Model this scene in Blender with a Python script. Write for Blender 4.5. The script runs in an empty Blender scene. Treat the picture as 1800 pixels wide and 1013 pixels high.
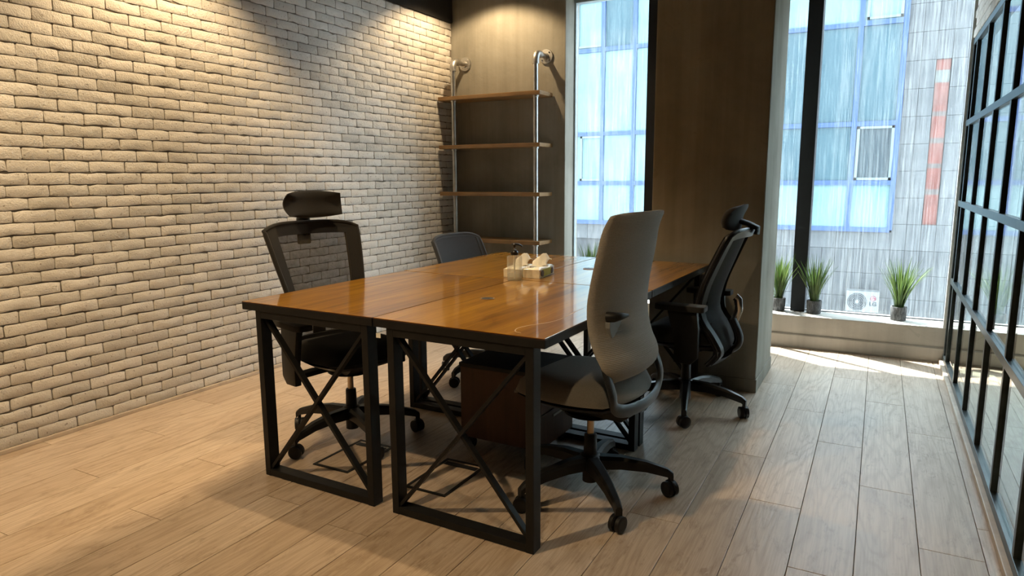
import bpy, bmesh, math, random
from mathutils import Vector, Matrix
random.seed(7)
sc = bpy.context.scene
COL = sc.collection
PI = math.pi

# ------------------------------------------------------------------ camera
cam_d = bpy.data.cameras.new('camera'); cam = bpy.data.objects.new('camera', cam_d); COL.objects.link(cam)
cam_d.sensor_width = 36.0; cam_d.lens = 1194.07 / 1800 * 36.0; cam_d.clip_start = 0.05; cam_d.clip_end = 300
_p, _y, _r = 0.1609, 0.49398, 0.005245
F = Vector((-math.sin(_y) * math.cos(_p), math.cos(_y) * math.cos(_p), -math.sin(_p)))
rt = Vector((math.cos(_y), math.sin(_y), 0)); dn = F.cross(rt)
r2 = rt * math.cos(_r) + dn * math.sin(_r); d2 = dn * math.cos(_r) - rt * math.sin(_r)
cam.matrix_world = Matrix(((r2.x, -d2.x, -F.x, 0), (r2.y, -d2.y, -F.y, 0), (r2.z, -d2.z, -F.z, 1.25), (0, 0, 0, 1)))
sc.camera = cam

# ------------------------------------------------------------------ world, sun, lamps, exposure
W = bpy.data.worlds.new('world'); sc.world = W; W.use_nodes = True
bg = W.node_tree.nodes['Background']; bg.inputs[0].default_value = (0.80, 0.93, 1.0, 1); bg.inputs[1].default_value = 9.0
sd = bpy.data.lights.new('sun', 'SUN'); sd.energy = 36.0; sd.angle = math.radians(0.8); sd.color = (1.0, 0.96, 0.88)
sun = bpy.data.objects.new('sun', sd); COL.objects.link(sun)
sun.rotation_euler = Vector((0.50, -0.29, -1.0)).to_track_quat('-Z', 'Y').to_euler()
WARM = (1.0, 0.73, 0.42)
def spot(loc, to, watts, cone, blend=0.5, color=WARM, size=0.03):
    l = bpy.data.lights.new('ceiling_spotlight', 'SPOT'); l.energy = watts; l.spot_size = math.radians(cone); l.spot_blend = blend
    l.color = color; l.shadow_soft_size = size
    o = bpy.data.objects.new('ceiling_spotlight', l); COL.objects.link(o); o.location = loc
    o.rotation_euler = (Vector(to) - Vector(loc)).to_track_quat('-Z', 'Y').to_euler()
    return o
spot((-2.78, 2.50, 2.90), (-3.12, 2.45, 0.6), 135, 104, 0.5, size=0.014)   # washes the brick wall, cut off by the added baffle
spot((-2.80, 0.80, 2.90), (-3.10, 0.95, 0.4), 90, 104, 0.6, size=0.014)
spot((-2.93, 4.86, 2.92), (-2.99, 5.0, 0.8), 72, 128, 0.30)                 # corner with the shelf
spot((-2.00, 2.62, 2.90), (-1.78, 2.85, 0.7), 120, 78, 0.7)                # over the desks
spot((-1.95, 0.35, 2.90), (-2.0, 0.95, 0.0), 175, 116, 0.7)                # floor in front
spot((-0.45, 0.55, 2.90), (-0.55, 1.15, 0.0), 60, 100, 0.8)
vs = sc.view_settings; vs.view_transform = 'Standard'; vs.look = 'None'; vs.gamma = 1.0; vs.use_curve_mapping = False
vs.exposure = 0.0
sc.cycles.use_denoising = True
sc.cycles.transparent_max_bounces = 24
sc.cycles.max_bounces = 8

# ------------------------------------------------------------------ materials
MATS = {}
class NT:
    def __init__(s, name):
        m = bpy.data.materials.new(name); m.use_nodes = True; s.m = m; s.t = m.node_tree; s.n = s.t.nodes
        s.b = s.n['Principled BSDF']; s.out = s.n['Material Output']
    def add(s, typ, **kw):
        n = s.n.new(typ)
        for k, v in kw.items(): setattr(n, k, v)
        return n
    def link(s, a, b): s.t.links.new(a, b)
    def coord(s, scale=(1, 1, 1), kind='Object', jitter=False):
        tc = s.add('ShaderNodeTexCoord'); mp = s.add('ShaderNodeMapping'); mp.inputs['Scale'].default_value = scale
        if jitter:
            oi = s.add('ShaderNodeObjectInfo'); mul = s.add('ShaderNodeMath', operation='MULTIPLY'); mul.inputs[1].default_value = 77.0
            s.link(oi.outputs['Random'], mul.inputs[0])
            ad = s.add('ShaderNodeVectorMath', operation='ADD'); s.link(tc.outputs[kind], ad.inputs[0]); s.link(mul.outputs[0], ad.inputs[1])
            s.link(ad.outputs[0], mp.inputs['Vector'])
        else: s.link(tc.outputs[kind], mp.inputs['Vector'])
        return mp.outputs[0]
    def noise(s, vec, scale=5, detail=4, rough=0.5, dist=0.0):
        n = s.add('ShaderNodeTexNoise'); n.inputs['Scale'].default_value = scale; n.inputs['Detail'].default_value = detail
        n.inputs['Roughness'].default_value = rough; n.inputs['Distortion'].default_value = dist
        if vec is not None: s.link(vec, n.inputs['Vector'])
        return n.outputs['Fac']
    def ramp(s, fac, stops):
        r = s.add('ShaderNodeValToRGB'); e = r.color_ramp.elements
        e[0].position, e[0].color = stops[0][0], (*stops[0][1], 1); e[1].position, e[1].color = stops[-1][0], (*stops[-1][1], 1)
        for p, c in stops[1:-1]: x = e.new(p); x.color = (*c, 1)
        s.link(fac, r.inputs[0]); return r.outputs[0]
    def mix(s, fac, a, b, mode='MIX'):
        n = s.add('ShaderNodeMix', data_type='RGBA', blend_type=mode)
        if isinstance(fac, float): n.inputs[0].default_value = fac
        else: s.link(fac, n.inputs[0])
        for i, v in ((6, a), (7, b)):
            if isinstance(v, tuple): n.inputs[i].default_value = (*v, 1)
            else: s.link(v, n.inputs[i])
        return n.outputs[2]
    def math(s, op, a, b=0.0):
        n = s.add('ShaderNodeMath', operation=op)
        for i, v in ((0, a), (1, b)):
            if isinstance(v, (int, float)): n.inputs[i].default_value = v
            else: s.link(v, n.inputs[i])
        return n.outputs[0]
    def bump(s, h, strength=0.3, dist=0.01):
        b = s.add('ShaderNodeBump'); b.inputs['Strength'].default_value = strength; b.inputs['Distance'].default_value = dist
        s.link(h, b.inputs['Height']); s.link(b.outputs[0], s.b.inputs['Normal'])
    def base(s, c):
        if isinstance(c, tuple): s.b.inputs['Base Color'].default_value = (*c, 1)
        else: s.link(c, s.b.inputs['Base Color'])
    def set(s, **kw):
        for k, v in kw.items(): s.b.inputs[k.replace('_', ' ')].default_value = v

def plain(name, col, rough=0.5, metal=0.0, spec=0.5, var=0.12, bump=0.0, bscale=60, coat=0.0):
    s = NT(name); v = s.coord()
    n = s.noise(v, bscale * 0.3, 3)
    s.base(s.ramp(n, [(0.3, tuple(c * (1 - var) for c in col)), (0.7, tuple(min(1, c * (1 + var)) for c in col))]))
    s.set(Roughness=rough, Metallic=metal)
    s.b.inputs['Specular IOR Level'].default_value = spec
    if coat: s.b.inputs['Coat Weight'].default_value = coat; s.b.inputs['Coat Roughness'].default_value = 0.08
    if bump: s.bump(s.noise(v, bscale, 4), bump, 0.002)
    MATS[name] = s.m; return s.m

plain('black_steel', (0.008, 0.0078, 0.0075), 0.5, 0.0, 0.28, 0.2, 0.05, 90)
plain('partition_steel', (0.045, 0.055, 0.055), 0.35, 0.6, 0.5, 0.25, 0.05, 60)
plain('window_black', (0.012, 0.014, 0.017), 0.4, 0.2)
plain('black_plastic', (0.007, 0.007, 0.0075), 0.5, 0, 0.35, 0.15)
plain('glossy_black', (0.007, 0.007, 0.008), 0.30, 0, 0.45, 0.15)
plain('edge_stain', (0.035, 0.010, 0.006), 0.35)
plain('chrome', (0.62, 0.62, 0.62), 0.18, 1.0, 0.5, 0.05)
plain('rod_steel', (0.45, 0.36, 0.26), 0.3, 1.0, 0.5, 0.05)
plain('pipe_steel', (0.56, 0.56, 0.55), 0.34, 1.0, 0.5, 0.18, 0.1, 40)
plain('fitting_steel', (0.45, 0.44, 0.42), 0.45, 1.0, 0.5, 0.18, 0.2, 60)
plain('bracket_plastic', (0.022, 0.023, 0.025), 0.4)
plain('grey_plastic', (0.16, 0.165, 0.165), 0.5)
plain('ceiling_black', (0.012, 0.011, 0.010), 0.9)
plain('rear_paint', (0.20, 0.19, 0.17), 0.85)
plain('subfloor', (0.05, 0.035, 0.022), 0.9)
plain('white_plastic', (0.30, 0.30, 0.30), 0.4)
plain('paper_white', (0.82, 0.79, 0.70), 0.9, 0, 0.2, 0.05, 0.15, 80)
plain('pack_film', (0.80, 0.74, 0.58), 0.32, 0, 0.5, 0.18, 0.25, 70)
plain('label_green', (0.42, 0.46, 0.03), 0.4)
plain('print_dark', (0.10, 0.11, 0.12), 0.5)
plain('baseboard_wood', (0.52, 0.43, 0.33), 0.5)
plain('mortar', (0.19, 0.165, 0.135), 0.95, 0, 0.2, 0.2, 0.3, 60)
plain('scratch_tone', (0.60, 0.45, 0.28), 0.6)
plain('soil', (0.03, 0.025, 0.02), 0.95)
plain('blue_frame', (0.014, 0.042, 0.125), 0.5)
plain('sash_frame', (0.30, 0.35, 0.36), 0.5)
plain('facade_sash', (0.10, 0.125, 0.13), 0.5)
plain('facade_core', (0.046, 0.047, 0.048), 0.9)
plain('patch_concrete', (0.10, 0.104, 0.097), 0.9, var=0.2)
plain('patch_mixed', (0.085, 0.070, 0.064), 0.9, var=0.3)
plain('patch_brick', (0.12, 0.043, 0.034), 0.9, var=0.22, bump=0.3, bscale=8)
plain('ac_white', (0.125, 0.13, 0.13), 0.5)
plain('ac_grille', (0.014, 0.017, 0.020), 0.6)
plain('logo_red', (0.11, 0.004, 0.018), 0.5)
plain('street', (0.30, 0.30, 0.30), 0.9)
plain('trim_white', (0.70, 0.72, 0.70), 0.6)

def fabric(name, col, scale=500, rough=0.95, ribs=False):
    s = NT(name); v = s.coord()
    n = s.noise(v, 260, 2); big = s.noise(v, 6, 3)
    c = s.mix(n, tuple(x * 0.75 for x in col), tuple(min(1, x * 1.2) for x in col))
    c = s.mix(s.math('MULTIPLY', big, 0.25), c, tuple(x * 0.8 for x in col)); s.base(c)
    s.set(Roughness=rough); s.b.inputs['Specular IOR Level'].default_value = 0.25
    s.b.inputs['Sheen Weight'].default_value = 0.15
    if ribs:
        w = s.add('ShaderNodeTexWave', wave_type='BANDS', bands_direction='Z'); w.inputs['Scale'].default_value = 55; s.link(v, w.inputs['Vector'])
        s.bump(w.outputs['Fac'], 0.35, 0.002)
    else: s.bump(n, 0.3, 0.001)
    MATS[name] = s.m
fabric('fabric_grey', (0.285, 0.265, 0.235), ribs=True)
fabric('fabric_seat_grey', (0.25, 0.235, 0.21))
fabric('fabric_black', (0.016, 0.015, 0.014))
fabric('fabric_slate', (0.045, 0.050, 0.058))

def mesh_cloth(name, col, open_):
    s = NT(name); v = s.coord()
    s.base(s.mix(s.noise(v, 300, 2), col, tuple(c * 0.8 for c in col))); s.set(Roughness=0.8); s.b.inputs['Specular IOR Level'].default_value = 0.15
    tr = s.add('ShaderNodeBsdfTransparent'); mx = s.add('ShaderNodeMixShader')
    n = s.noise(v, 40, 2); f = s.math('ADD', s.math('MULTIPLY', n, 0.1), open_ - 0.05)
    s.link(f, mx.inputs[0]); s.link(s.b.outputs[0], mx.inputs[1]); s.link(tr.outputs[0], mx.inputs[2]); s.link(mx.outputs[0], s.out.inputs[0])
    MATS[name] = s.m
mesh_cloth('mesh_black', (0.040, 0.034, 0.026), 0.16)
mesh_cloth('mesh_dense', (0.010, 0.010, 0.010), 0.05)
mesh_cloth('mesh_slate', (0.050, 0.054, 0.060), 0.06)

def m_brick():
    s = NT('white_brick'); v = s.coord(jitter=True); oi = s.add('ShaderNodeObjectInfo')
    at = s.add('ShaderNodeAttribute', attribute_name='tint')
    t = s.math('FRACT', s.math('ADD', at.outputs['Fac'], oi.outputs['Random']))
    c = s.ramp(t, [(0.0, (0.54, 0.51, 0.46)), (0.15, (0.62, 0.59, 0.535)), (0.5, (0.69, 0.655, 0.60)), (1.0, (0.74, 0.705, 0.65))])
    n = s.noise(v, 26, 5, 0.6); c = s.mix(s.math('MULTIPLY', n, 0.35), c, (0.50, 0.46, 0.40))
    pit = s.noise(v, 62, 3, 0.6); dirt = s.ramp(pit, [(0.30, (1, 1, 1)), (0.35, (0, 0, 0))]); c = s.mix(s.math('MULTIPLY', dirt, 0.75), c, (0.22, 0.18, 0.14))
    s.base(c); s.set(Roughness=0.92); s.b.inputs['Specular IOR Level'].default_value = 0.2
    h = s.math('ADD', s.math('MULTIPLY', s.noise(v, 140, 3, 0.65), 0.8), s.math('MULTIPLY', s.noise(v, 38, 4, 0.65), 1.0)); s.bump(h, 0.8, 0.007)
    MATS['white_brick'] = s.m
m_brick()

def m_floor():
    s = NT('oak_plank'); oi = s.add('ShaderNodeObjectInfo')
    v = s.coord((6.5, 0.75, 6.5), jitter=True)
    fld = s.noise(v, 1.0, 1.6, 0.42, 0.35)
    sn = s.math('SINE', s.math('MULTIPLY', fld, 88.0)); sn01 = s.math('ADD', s.math('MULTIPLY', sn, 0.5), 0.5)
    fine = s.noise(s.coord((160, 5, 160), jitter=True), 1.0, 4, 0.6)
    blot = s.noise(s.coord((14, 6, 14), jitter=True), 1.0, 4, 0.65, 1.0)
    c = s.ramp(oi.outputs['Random'], [(0.0, (0.47, 0.370, 0.275)), (0.5, (0.53, 0.425, 0.325)), (1.0, (0.58, 0.475, 0.370))])
    ln = s.ramp(sn01, [(0.0, (1, 1, 1)), (0.30, (0.35, 0.35, 0.35)), (0.8, (0, 0, 0))])
    c = s.mix(s.math('MULTIPLY', ln, 0.34), c, (0.27, 0.185, 0.115))
    c = s.mix(s.math('MULTIPLY', s.ramp(fine, [(0.38, (1, 1, 1)), (0.58, (0, 0, 0))]), 0.42), c, (0.30, 0.21, 0.135))
    spk = s.noise(s.coord((90, 16, 90), jitter=True), 1.0, 4, 0.7, 1.5)
    kn = s.math('MULTIPLY', s.ramp(blot, [(0.50, (0, 0, 0)), (0.66, (1, 1, 1))]), s.ramp(spk, [(0.40, (0, 0, 0)), (0.62, (1, 1, 1))])); c = s.mix(s.math('MULTIPLY', kn, 0.65), c, (0.22, 0.145, 0.085))
    s.base(c); s.set(Roughness=0.38); s.b.inputs['Specular IOR Level'].default_value = 0.45
    s.bump(s.math('ADD', fine, s.math('MULTIPLY', ln, -0.6)), 0.12, 0.002)
    MATS['oak_plank'] = s.m
m_floor()

def m_wood(name, cols, sc_=(26, 1.6, 26), rough=0.2, coat=0.0, jitter=True, stave=0.0, bump=0.05):
    s = NT(name); v = s.coord(sc_, jitter=jitter)
    g = s.noise(v, 1.0, 5, 0.6, 0.8); big = s.noise(s.coord((5, 0.9, 5), jitter=jitter), 1.0, 3, 0.5, 0.6)
    f = s.math('ADD', s.math('MULTIPLY', g, 0.6), s.math('MULTIPLY', big, 0.4))
    c = s.ramp(f, [(0.32, cols[0]), (0.5, cols[1]), (0.68, cols[2])])
    if stave:
        tc = s.add('ShaderNodeTexCoord'); sx = s.add('ShaderNodeSeparateXYZ'); s.link(tc.outputs['Object'], sx.inputs[0])
        fl = s.math('FLOOR', s.math('DIVIDE', sx.outputs['X'], stave))
        wn = s.add('ShaderNodeTexWhiteNoise', noise_dimensions='1D'); s.link(fl, wn.inputs['W'])
        c = s.mix(s.math('MULTIPLY', wn.outputs['Value'], 0.35), c, cols[0])
    dk = s.ramp(s.noise(s.coord((12, 2.2, 12), jitter=jitter), 1.0, 4, 0.6, 1.2), [(0.62, (0, 0, 0)), (0.74, (1, 1, 1))]); c = s.mix(s.math('MULTIPLY', dk, 0.5), c, tuple(x * 0.55 for x in cols[0]))
    s.base(c); s.set(Roughness=rough)
    if coat: s.b.inputs['Coat Weight'].default_value = coat; s.b.inputs['Coat Roughness'].default_value = 0.07; s.b.inputs['Specular IOR Level'].default_value = 0.12
    s.bump(s.math('ADD', g, s.noise(s.coord((30, 4, 30), jitter=jitter), 1.0, 2)), bump, 0.002)
    MATS[name] = s.m
m_wood('desk_wood', ((0.16, 0.060, 0.004), (0.40, 0.180, 0.009), (0.60, 0.300, 0.022)), rough=0.30, coat=1.0, stave=0.118, bump=0.12)
m_wood('shelf_wood', ((0.16, 0.085, 0.030), (0.26, 0.150, 0.060), (0.34, 0.210, 0.090)), sc_=(1.6, 26, 26), rough=0.45)
m_wood('pedestal_wood', ((0.055, 0.023, 0.012), (0.08, 0.034, 0.017), (0.105, 0.047, 0.024)), sc_=(26, 26, 1.6), rough=0.5)

def m_concrete(name, cols, streak=True):
    s = NT(name); v = s.coord(kind='Object')
    n = s.noise(v, 1.6, 6, 0.6, 0.4); st = s.noise(s.coord((9, 9, 0.5)), 1.0, 4, 0.6); f = s.math('ADD', s.math('MULTIPLY', n, 0.55), s.math('MULTIPLY', st, 0.45))
    c = s.ramp(f, [(0.36, cols[0]), (0.5, cols[1]), (0.64, cols[2])])
    sp = s.ramp(s.noise(v, 5.5, 3, 0.7, 2.0), [(0.66, (0, 0, 0)), (0.70, (1, 1, 1))]); c = s.mix(s.math('MULTIPLY', sp, 0.35), c, cols[0])
    s.base(c); s.set(Roughness=0.88); s.b.inputs['Specular IOR Level'].default_value = 0.3
    s.bump(s.math('ADD', s.noise(v, 40, 4, 0.6), s.math('MULTIPLY', s.noise(v, 4, 3), 2.0)), 0.22, 0.006)
    MATS[name] = s.m
m_concrete('concrete', ((0.19, 0.177, 0.146), (0.258, 0.243, 0.203), (0.318, 0.302, 0.258)))
m_concrete('concrete_sill', ((0.34, 0.325, 0.29), (0.42, 0.40, 0.36), (0.49, 0.475, 0.43)))
m_concrete('granite', ((0.058, 0.060, 0.062), (0.075, 0.077, 0.079), (0.096, 0.098, 0.10)))
m_concrete('granite_dark', ((0.048, 0.050, 0.052), (0.062, 0.064, 0.066), (0.08, 0.082, 0.084)))  # granite pattern in darker tones for the facade's lower tile rows

def m_pot():
    s = NT('bark_pot'); v = s.coord((1, 1, 0.35), jitter=True)
    n = s.noise(v, 60, 4, 0.7, 0.5); s.base(s.ramp(n, [(0.35, (0.045, 0.045, 0.047)), (0.55, (0.13, 0.13, 0.132)), (0.7, (0.27, 0.27, 0.275))])); s.set(Roughness=0.9)
    s.bump(n, 0.9, 0.006); MATS['bark_pot'] = s.m
m_pot()
def m_leaf():
    s = NT('grass_blade'); at = s.add('ShaderNodeAttribute', attribute_name='tint')
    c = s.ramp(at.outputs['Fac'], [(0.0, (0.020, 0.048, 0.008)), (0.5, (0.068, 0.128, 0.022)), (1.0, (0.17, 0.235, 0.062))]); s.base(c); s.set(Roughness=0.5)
    tl = s.add('ShaderNodeBsdfTranslucent'); s.link(c, tl.inputs[0]); mx = s.add('ShaderNodeMixShader'); mx.inputs[0].default_value = 0.35
    s.link(s.b.outputs[0], mx.inputs[1]); s.link(tl.outputs[0], mx.inputs[2]); s.link(mx.outputs[0], s.out.inputs[0]); MATS['grass_blade'] = s.m
m_leaf()

def m_dirty_glass():
    s = NT('streaked_glass'); v1 = s.coord((85, 1, 1.6)); v2 = s.coord((210, 1, 6)); v3 = s.coord((1, 1, 1))
    a = s.noise(v1, 1.0, 4, 0.6, 0.3); b = s.noise(v2, 1.0, 3, 0.6); d = s.noise(v3, 3, 4, 0.6)
    st = s.ramp(s.math('ADD', s.math('MULTIPLY', a, 0.6), s.math('MULTIPLY', b, 0.4)), [(0.44, (0, 0, 0)), (0.66, (1, 1, 1))])
    f = s.math('ADD', s.math('MULTIPLY', st, s.math('MULTIPLY', d, 0.165)), 0.006)
    tr = s.add('ShaderNodeBsdfTransparent'); tr.inputs[0].default_value = (0.93, 0.97, 1.0, 1)
    df = s.add('ShaderNodeBsdfDiffuse'); df.inputs[0].default_value = (0.8, 0.86, 0.86, 1); tl = s.add('ShaderNodeBsdfTranslucent'); tl.inputs[0].default_value = (0.8, 0.86, 0.86, 1)
    m1 = s.add('ShaderNodeMixShader'); m1.inputs[0].default_value = 0.6; s.link(df.outputs[0], m1.inputs[1]); s.link(tl.outputs[0], m1.inputs[2])
    m2 = s.add('ShaderNodeMixShader'); s.link(f, m2.inputs[0]); s.link(tr.outputs[0], m2.inputs[1]); s.link(m1.outputs[0], m2.inputs[2])
    gl = s.add('ShaderNodeBsdfGlossy'); gl.inputs['Roughness'].default_value = 0.03; fr = s.add('ShaderNodeFresnel'); fr.inputs[0].default_value = 1.45; ge = s.add('ShaderNodeNewGeometry'); ff = s.math('MULTIPLY', fr.outputs[0], s.math('SUBTRACT', 1.0, ge.outputs['Backfacing']))
    m3 = s.add('ShaderNodeMixShader'); s.link(ff, m3.inputs[0]); s.link(m2.outputs[0], m3.inputs[1]); s.link(gl.outputs[0], m3.inputs[2])
    s.link(m3.outputs[0], s.out.inputs[0]); MATS['streaked_glass'] = s.m
m_dirty_glass()
def m_clear_glass():
    s = NT('partition_glass'); v = s.coord()
    tr = s.add('ShaderNodeBsdfTransparent'); tr.inputs[0].default_value = (0.90, 0.96, 0.95, 1)
    gl = s.add('ShaderNodeBsdfGlossy'); s.link(s.math('MULTIPLY', s.noise(v, 3, 2), 0.03), gl.inputs['Roughness']); fr = s.add('ShaderNodeFresnel'); fr.inputs[0].default_value = 1.5; ge = s.add('ShaderNodeNewGeometry'); ff = s.math('MULTIPLY', fr.outputs[0], s.math('SUBTRACT', 1.0, ge.outputs['Backfacing']))
    m = s.add('ShaderNodeMixShader'); s.link(ff, m.inputs[0]); s.link(tr.outputs[0], m.inputs[1]); s.link(gl.outputs[0], m.inputs[2])
    s.link(m.outputs[0], s.out.inputs[0]); MATS['partition_glass'] = s.m
m_clear_glass()
def m_bottle(name, col, rough=0.02, ior=1.35):
    s = NT(name); n = s.noise(s.coord(), 4, 1); s.base(s.ramp(n, [(0.0, col), (1.0, tuple(c * 0.97 for c in col))])); s.set(Roughness=rough, IOR=ior); s.b.inputs['Transmission Weight'].default_value = 1.0; MATS[name] = s.m
m_bottle('clear_gel', (0.98, 0.98, 0.92), 0.0, 1.33)
def m_thin(name, tint):
    s = NT(name); tr = s.add('ShaderNodeBsdfTransparent'); c = s.ramp(s.noise(s.coord(), 30, 2), [(0.3, tint), (0.7, tuple(x * 0.96 for x in tint))]); s.link(c, tr.inputs[0])
    gl = s.add('ShaderNodeBsdfGlossy'); gl.inputs['Roughness'].default_value = 0.06; lw = s.add('ShaderNodeLayerWeight'); lw.inputs[0].default_value = 0.35
    f = s.math('ADD', s.math('MULTIPLY', lw.outputs['Fresnel'], 0.25), 0.03)
    m = s.add('ShaderNodeMixShader'); s.link(f, m.inputs[0]); s.link(tr.outputs[0], m.inputs[1]); s.link(gl.outputs[0], m.inputs[2])
    df = s.add('ShaderNodeBsdfDiffuse'); df.inputs[0].default_value = (0.8, 0.78, 0.68, 1); tl = s.add('ShaderNodeBsdfTranslucent'); tl.inputs[0].default_value = (0.8, 0.78, 0.68, 1)
    md = s.add('ShaderNodeMixShader'); s.link(df.outputs[0], md.inputs[1]); s.link(tl.outputs[0], md.inputs[2]); mo = s.add('ShaderNodeMixShader'); mo.inputs[0].default_value = 0.18
    s.link(m.outputs[0], mo.inputs[1]); s.link(md.outputs[0], mo.inputs[2]); s.link(mo.outputs[0], s.out.inputs[0]); MATS[name] = s.m
m_thin('clear_plastic', (0.985, 0.98, 0.93))
def m_facade_glass(name, cols):
    s = NT(name); n = s.noise(s.coord((1, 1, 0.6), jitter=True), 1.2, 3); s.base(s.ramp(n, [(0.3, cols[0]), (0.7, cols[1])])); s.set(Roughness=0.25)
    s.b.inputs['Specular IOR Level'].default_value = 0.22; MATS[name] = s.m
m_facade_glass('facade_glass_pale', ((0.085, 0.150, 0.158), (0.125, 0.188, 0.196)))
m_facade_glass('facade_glass_blue', ((0.026, 0.055, 0.070), (0.044, 0.078, 0.092)))
m_facade_glass('facade_glass_grey', ((0.028, 0.038, 0.045), (0.042, 0.055, 0.062)))

# ------------------------------------------------------------------ mesh helpers
class MB:
    def __init__(s): s.v = []; s.f = []; s.t = []
    def quad_box(s, p8, tint=None):
        o = len(s.v); s.v += [tuple(p) for p in p8]
        s.f += [tuple(o + i for i in q) for q in ((0, 3, 2, 1), (4, 5, 6, 7), (0, 1, 5, 4), (1, 2, 6, 5), (2, 3, 7, 6), (3, 0, 4, 7))]
        return s
    def box(s, x0, x1, y0, y1, z0, z1):
        return s.quad_box([(x0, y0, z0), (x1, y0, z0), (x1, y1, z0), (x0, y1, z0), (x0, y0, z1), (x1, y0, z1), (x1, y1, z1), (x0, y1, z1)])
    def bar(s, a, b, w, h, up=(0, 0, 1)):
        a, b = Vector(a), Vector(b); d = (b - a).normalized(); u = Vector(up); sd_ = d.cross(u).normalized(); u = sd_.cross(d).normalized()
        P = []
        for c in (a, b):
            for i, j in ((-1, -1), (1, -1), (1, 1), (-1, 1)): P.append(c + sd_ * (w / 2 * i) + u * (h / 2 * j))
        return s.quad_box(P)
    def rings(s, rings, cap=True, close=False):
        o = len(s.v); n = len(rings[0])
        for r in rings: s.v += [tuple(p) for p in r]
        m = len(rings)
        for i in range(m if close else m - 1):
            a, b = o + i * n, o + ((i + 1) % m) * n
            for j in range(n): k = (j + 1) % n; s.f.append((a + j, a + k, b + k, b + j))
        if cap and not close:
            s.f.append(tuple(o + j for j in reversed(range(n)))); s.f.append(tuple(o + (m - 1) * n + j for j in range(n)))
        return s
    def lathe(s, prof, c=(0, 0, 0), n=20, axis='Z', cap=True):
        R = []
        for r, h in prof:
            ring = []
            for j in range(n):
                a = 2 * PI * j / n; x, y = r * math.cos(a), r * math.sin(a)
                p = {'Z': (x, y, h), 'Y': (y, h, x), 'X': (h, x, y)}[axis]; ring.append((c[0] + p[0], c[1] + p[1], c[2] + p[2]))
            R.append(ring)
        return s.rings(R, cap)
    def tube(s, path, r, n=12, close=False, ry=None, up=(0, 0, 1), cap=True):
        P = [Vector(p) for p in path]; R = []; m = len(P); ry = ry if ry is not None else r
        for i, p in enumerate(P):
            if close: d = (P[(i + 1) % m] - P[i - 1])
            else: d = P[min(i + 1, m - 1)] - P[max(i - 1, 0)]
            d.normalize(); u = Vector(up)
            if abs(d.dot(u)) > 0.97: u = Vector((1, 0, 0)) if abs(d.x) < 0.9 else Vector((0, 1, 0))
            sd_ = d.cross(u).normalized(); u = sd_.cross(d)
            rr = r[i] if isinstance(r, (list, tuple)) else r; r_y = ry[i] if isinstance(ry, (list, tuple)) else ry
            R.append([p + sd_ * (rr * math.cos(2 * PI * j / n)) + u * (r_y * math.sin(2 * PI * j / n)) for j in range(n)])
        return s.rings(R, cap, close)
    def prism(s, poly, axis, a, b):
        def P(q, h): return {'X': (h, q[0], q[1]), 'Y': (q[0], h, q[1]), 'Z': (q[0], q[1], h)}[axis]
        return s.rings([[P(q, a) for q in poly], [P(q, b) for q in poly]])
    def shell(s, grid_f, grid_b):
        """closed solid between two grids of equal size (rows x cols)"""
        o = len(s.v); R, C = len(grid_f), len(grid_f[0])
        for g in (grid_f, grid_b):
            for row in g: s.v += [tuple(p) for p in row]
        I = lambda k, i, j: o + k * R * C + i * C + j
        for i in range(R - 1):
            for j in range(C - 1):
                s.f.append((I(0, i, j), I(0, i, j + 1), I(0, i + 1, j + 1), I(0, i + 1, j))); s.f.append((I(1, i, j), I(1, i + 1, j), I(1, i + 1, j + 1), I(1, i, j + 1)))
        for i in range(R - 1):
            s.f.append((I(0, i, 0), I(0, i + 1, 0), I(1, i + 1, 0), I(1, i, 0))); s.f.append((I(0, i, C - 1), I(1, i, C - 1), I(1, i + 1, C - 1), I(0, i + 1, C - 1)))
        for j in range(C - 1):
            s.f.append((I(0, 0, j), I(1, 0, j), I(1, 0, j + 1), I(0, 0, j + 1))); s.f.append((I(0, R - 1, j), I(0, R - 1, j + 1), I(1, R - 1, j + 1), I(1, R - 1, j)))
        return s
    def mesh(s, name, mat, smooth=None, bevel=0.0, sub=0, tint=None):
        me = bpy.data.meshes.new(name); me.from_pydata(s.v, [], s.f)
        bm = bmesh.new(); bm.from_mesh(me); bmesh.ops.recalc_face_normals(bm, faces=bm.faces)
        if bevel:
            bmesh.ops.bevel(bm, geom=[e for e in bm.edges if len(e.link_faces) == 2 and e.calc_face_angle(0) > 0.5], offset=bevel, segments=2, affect='EDGES', profile=0.6, clamp_overlap=True)
        bm.to_mesh(me); bm.free()
        if smooth is not None:
            for p in me.polygons: p.use_smooth = True
            me.set_sharp_from_angle(angle=math.radians(smooth))
        if tint is not None and not callable(tint):
            at = me.attributes.new('tint', 'FLOAT', 'POINT')
            for i, d in enumerate(at.data): d.value = tint[i] if isinstance(tint, list) else tint
        me.materials.append(MATS[mat] if isinstance(mat, str) else mat)
        return me
    def build(s, name, mat, parent=None, smooth=None, bevel=0.0, sub=0, loc=None, rotz=0.0, tint=None):
        o = bpy.data.objects.new(name, s.mesh(name, mat, smooth, bevel, tint=tint)); COL.objects.link(o); o.parent = parent
        if loc: o.location = loc
        if rotz: o.rotation_euler.z = rotz
        if sub:
            m = o.modifiers.new('subdivision', 'SUBSURF'); m.levels = sub; m.render_levels = sub
        return o
def mk(name, mesh, parent=None, loc=(0, 0, 0), rot=(0, 0, 0), scale=None):
    o = bpy.data.objects.new(name, mesh); COL.objects.link(o); o.parent = parent; o.location = loc; o.rotation_euler = rot
    if scale: o.scale = scale
    return o
def tag(o, label=None, cat=None, group=None, kind=None):
    for k, v in (('label', label), ('category', cat), ('group', group), ('kind', kind)):
        if v: o[k] = v
    return o
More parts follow.
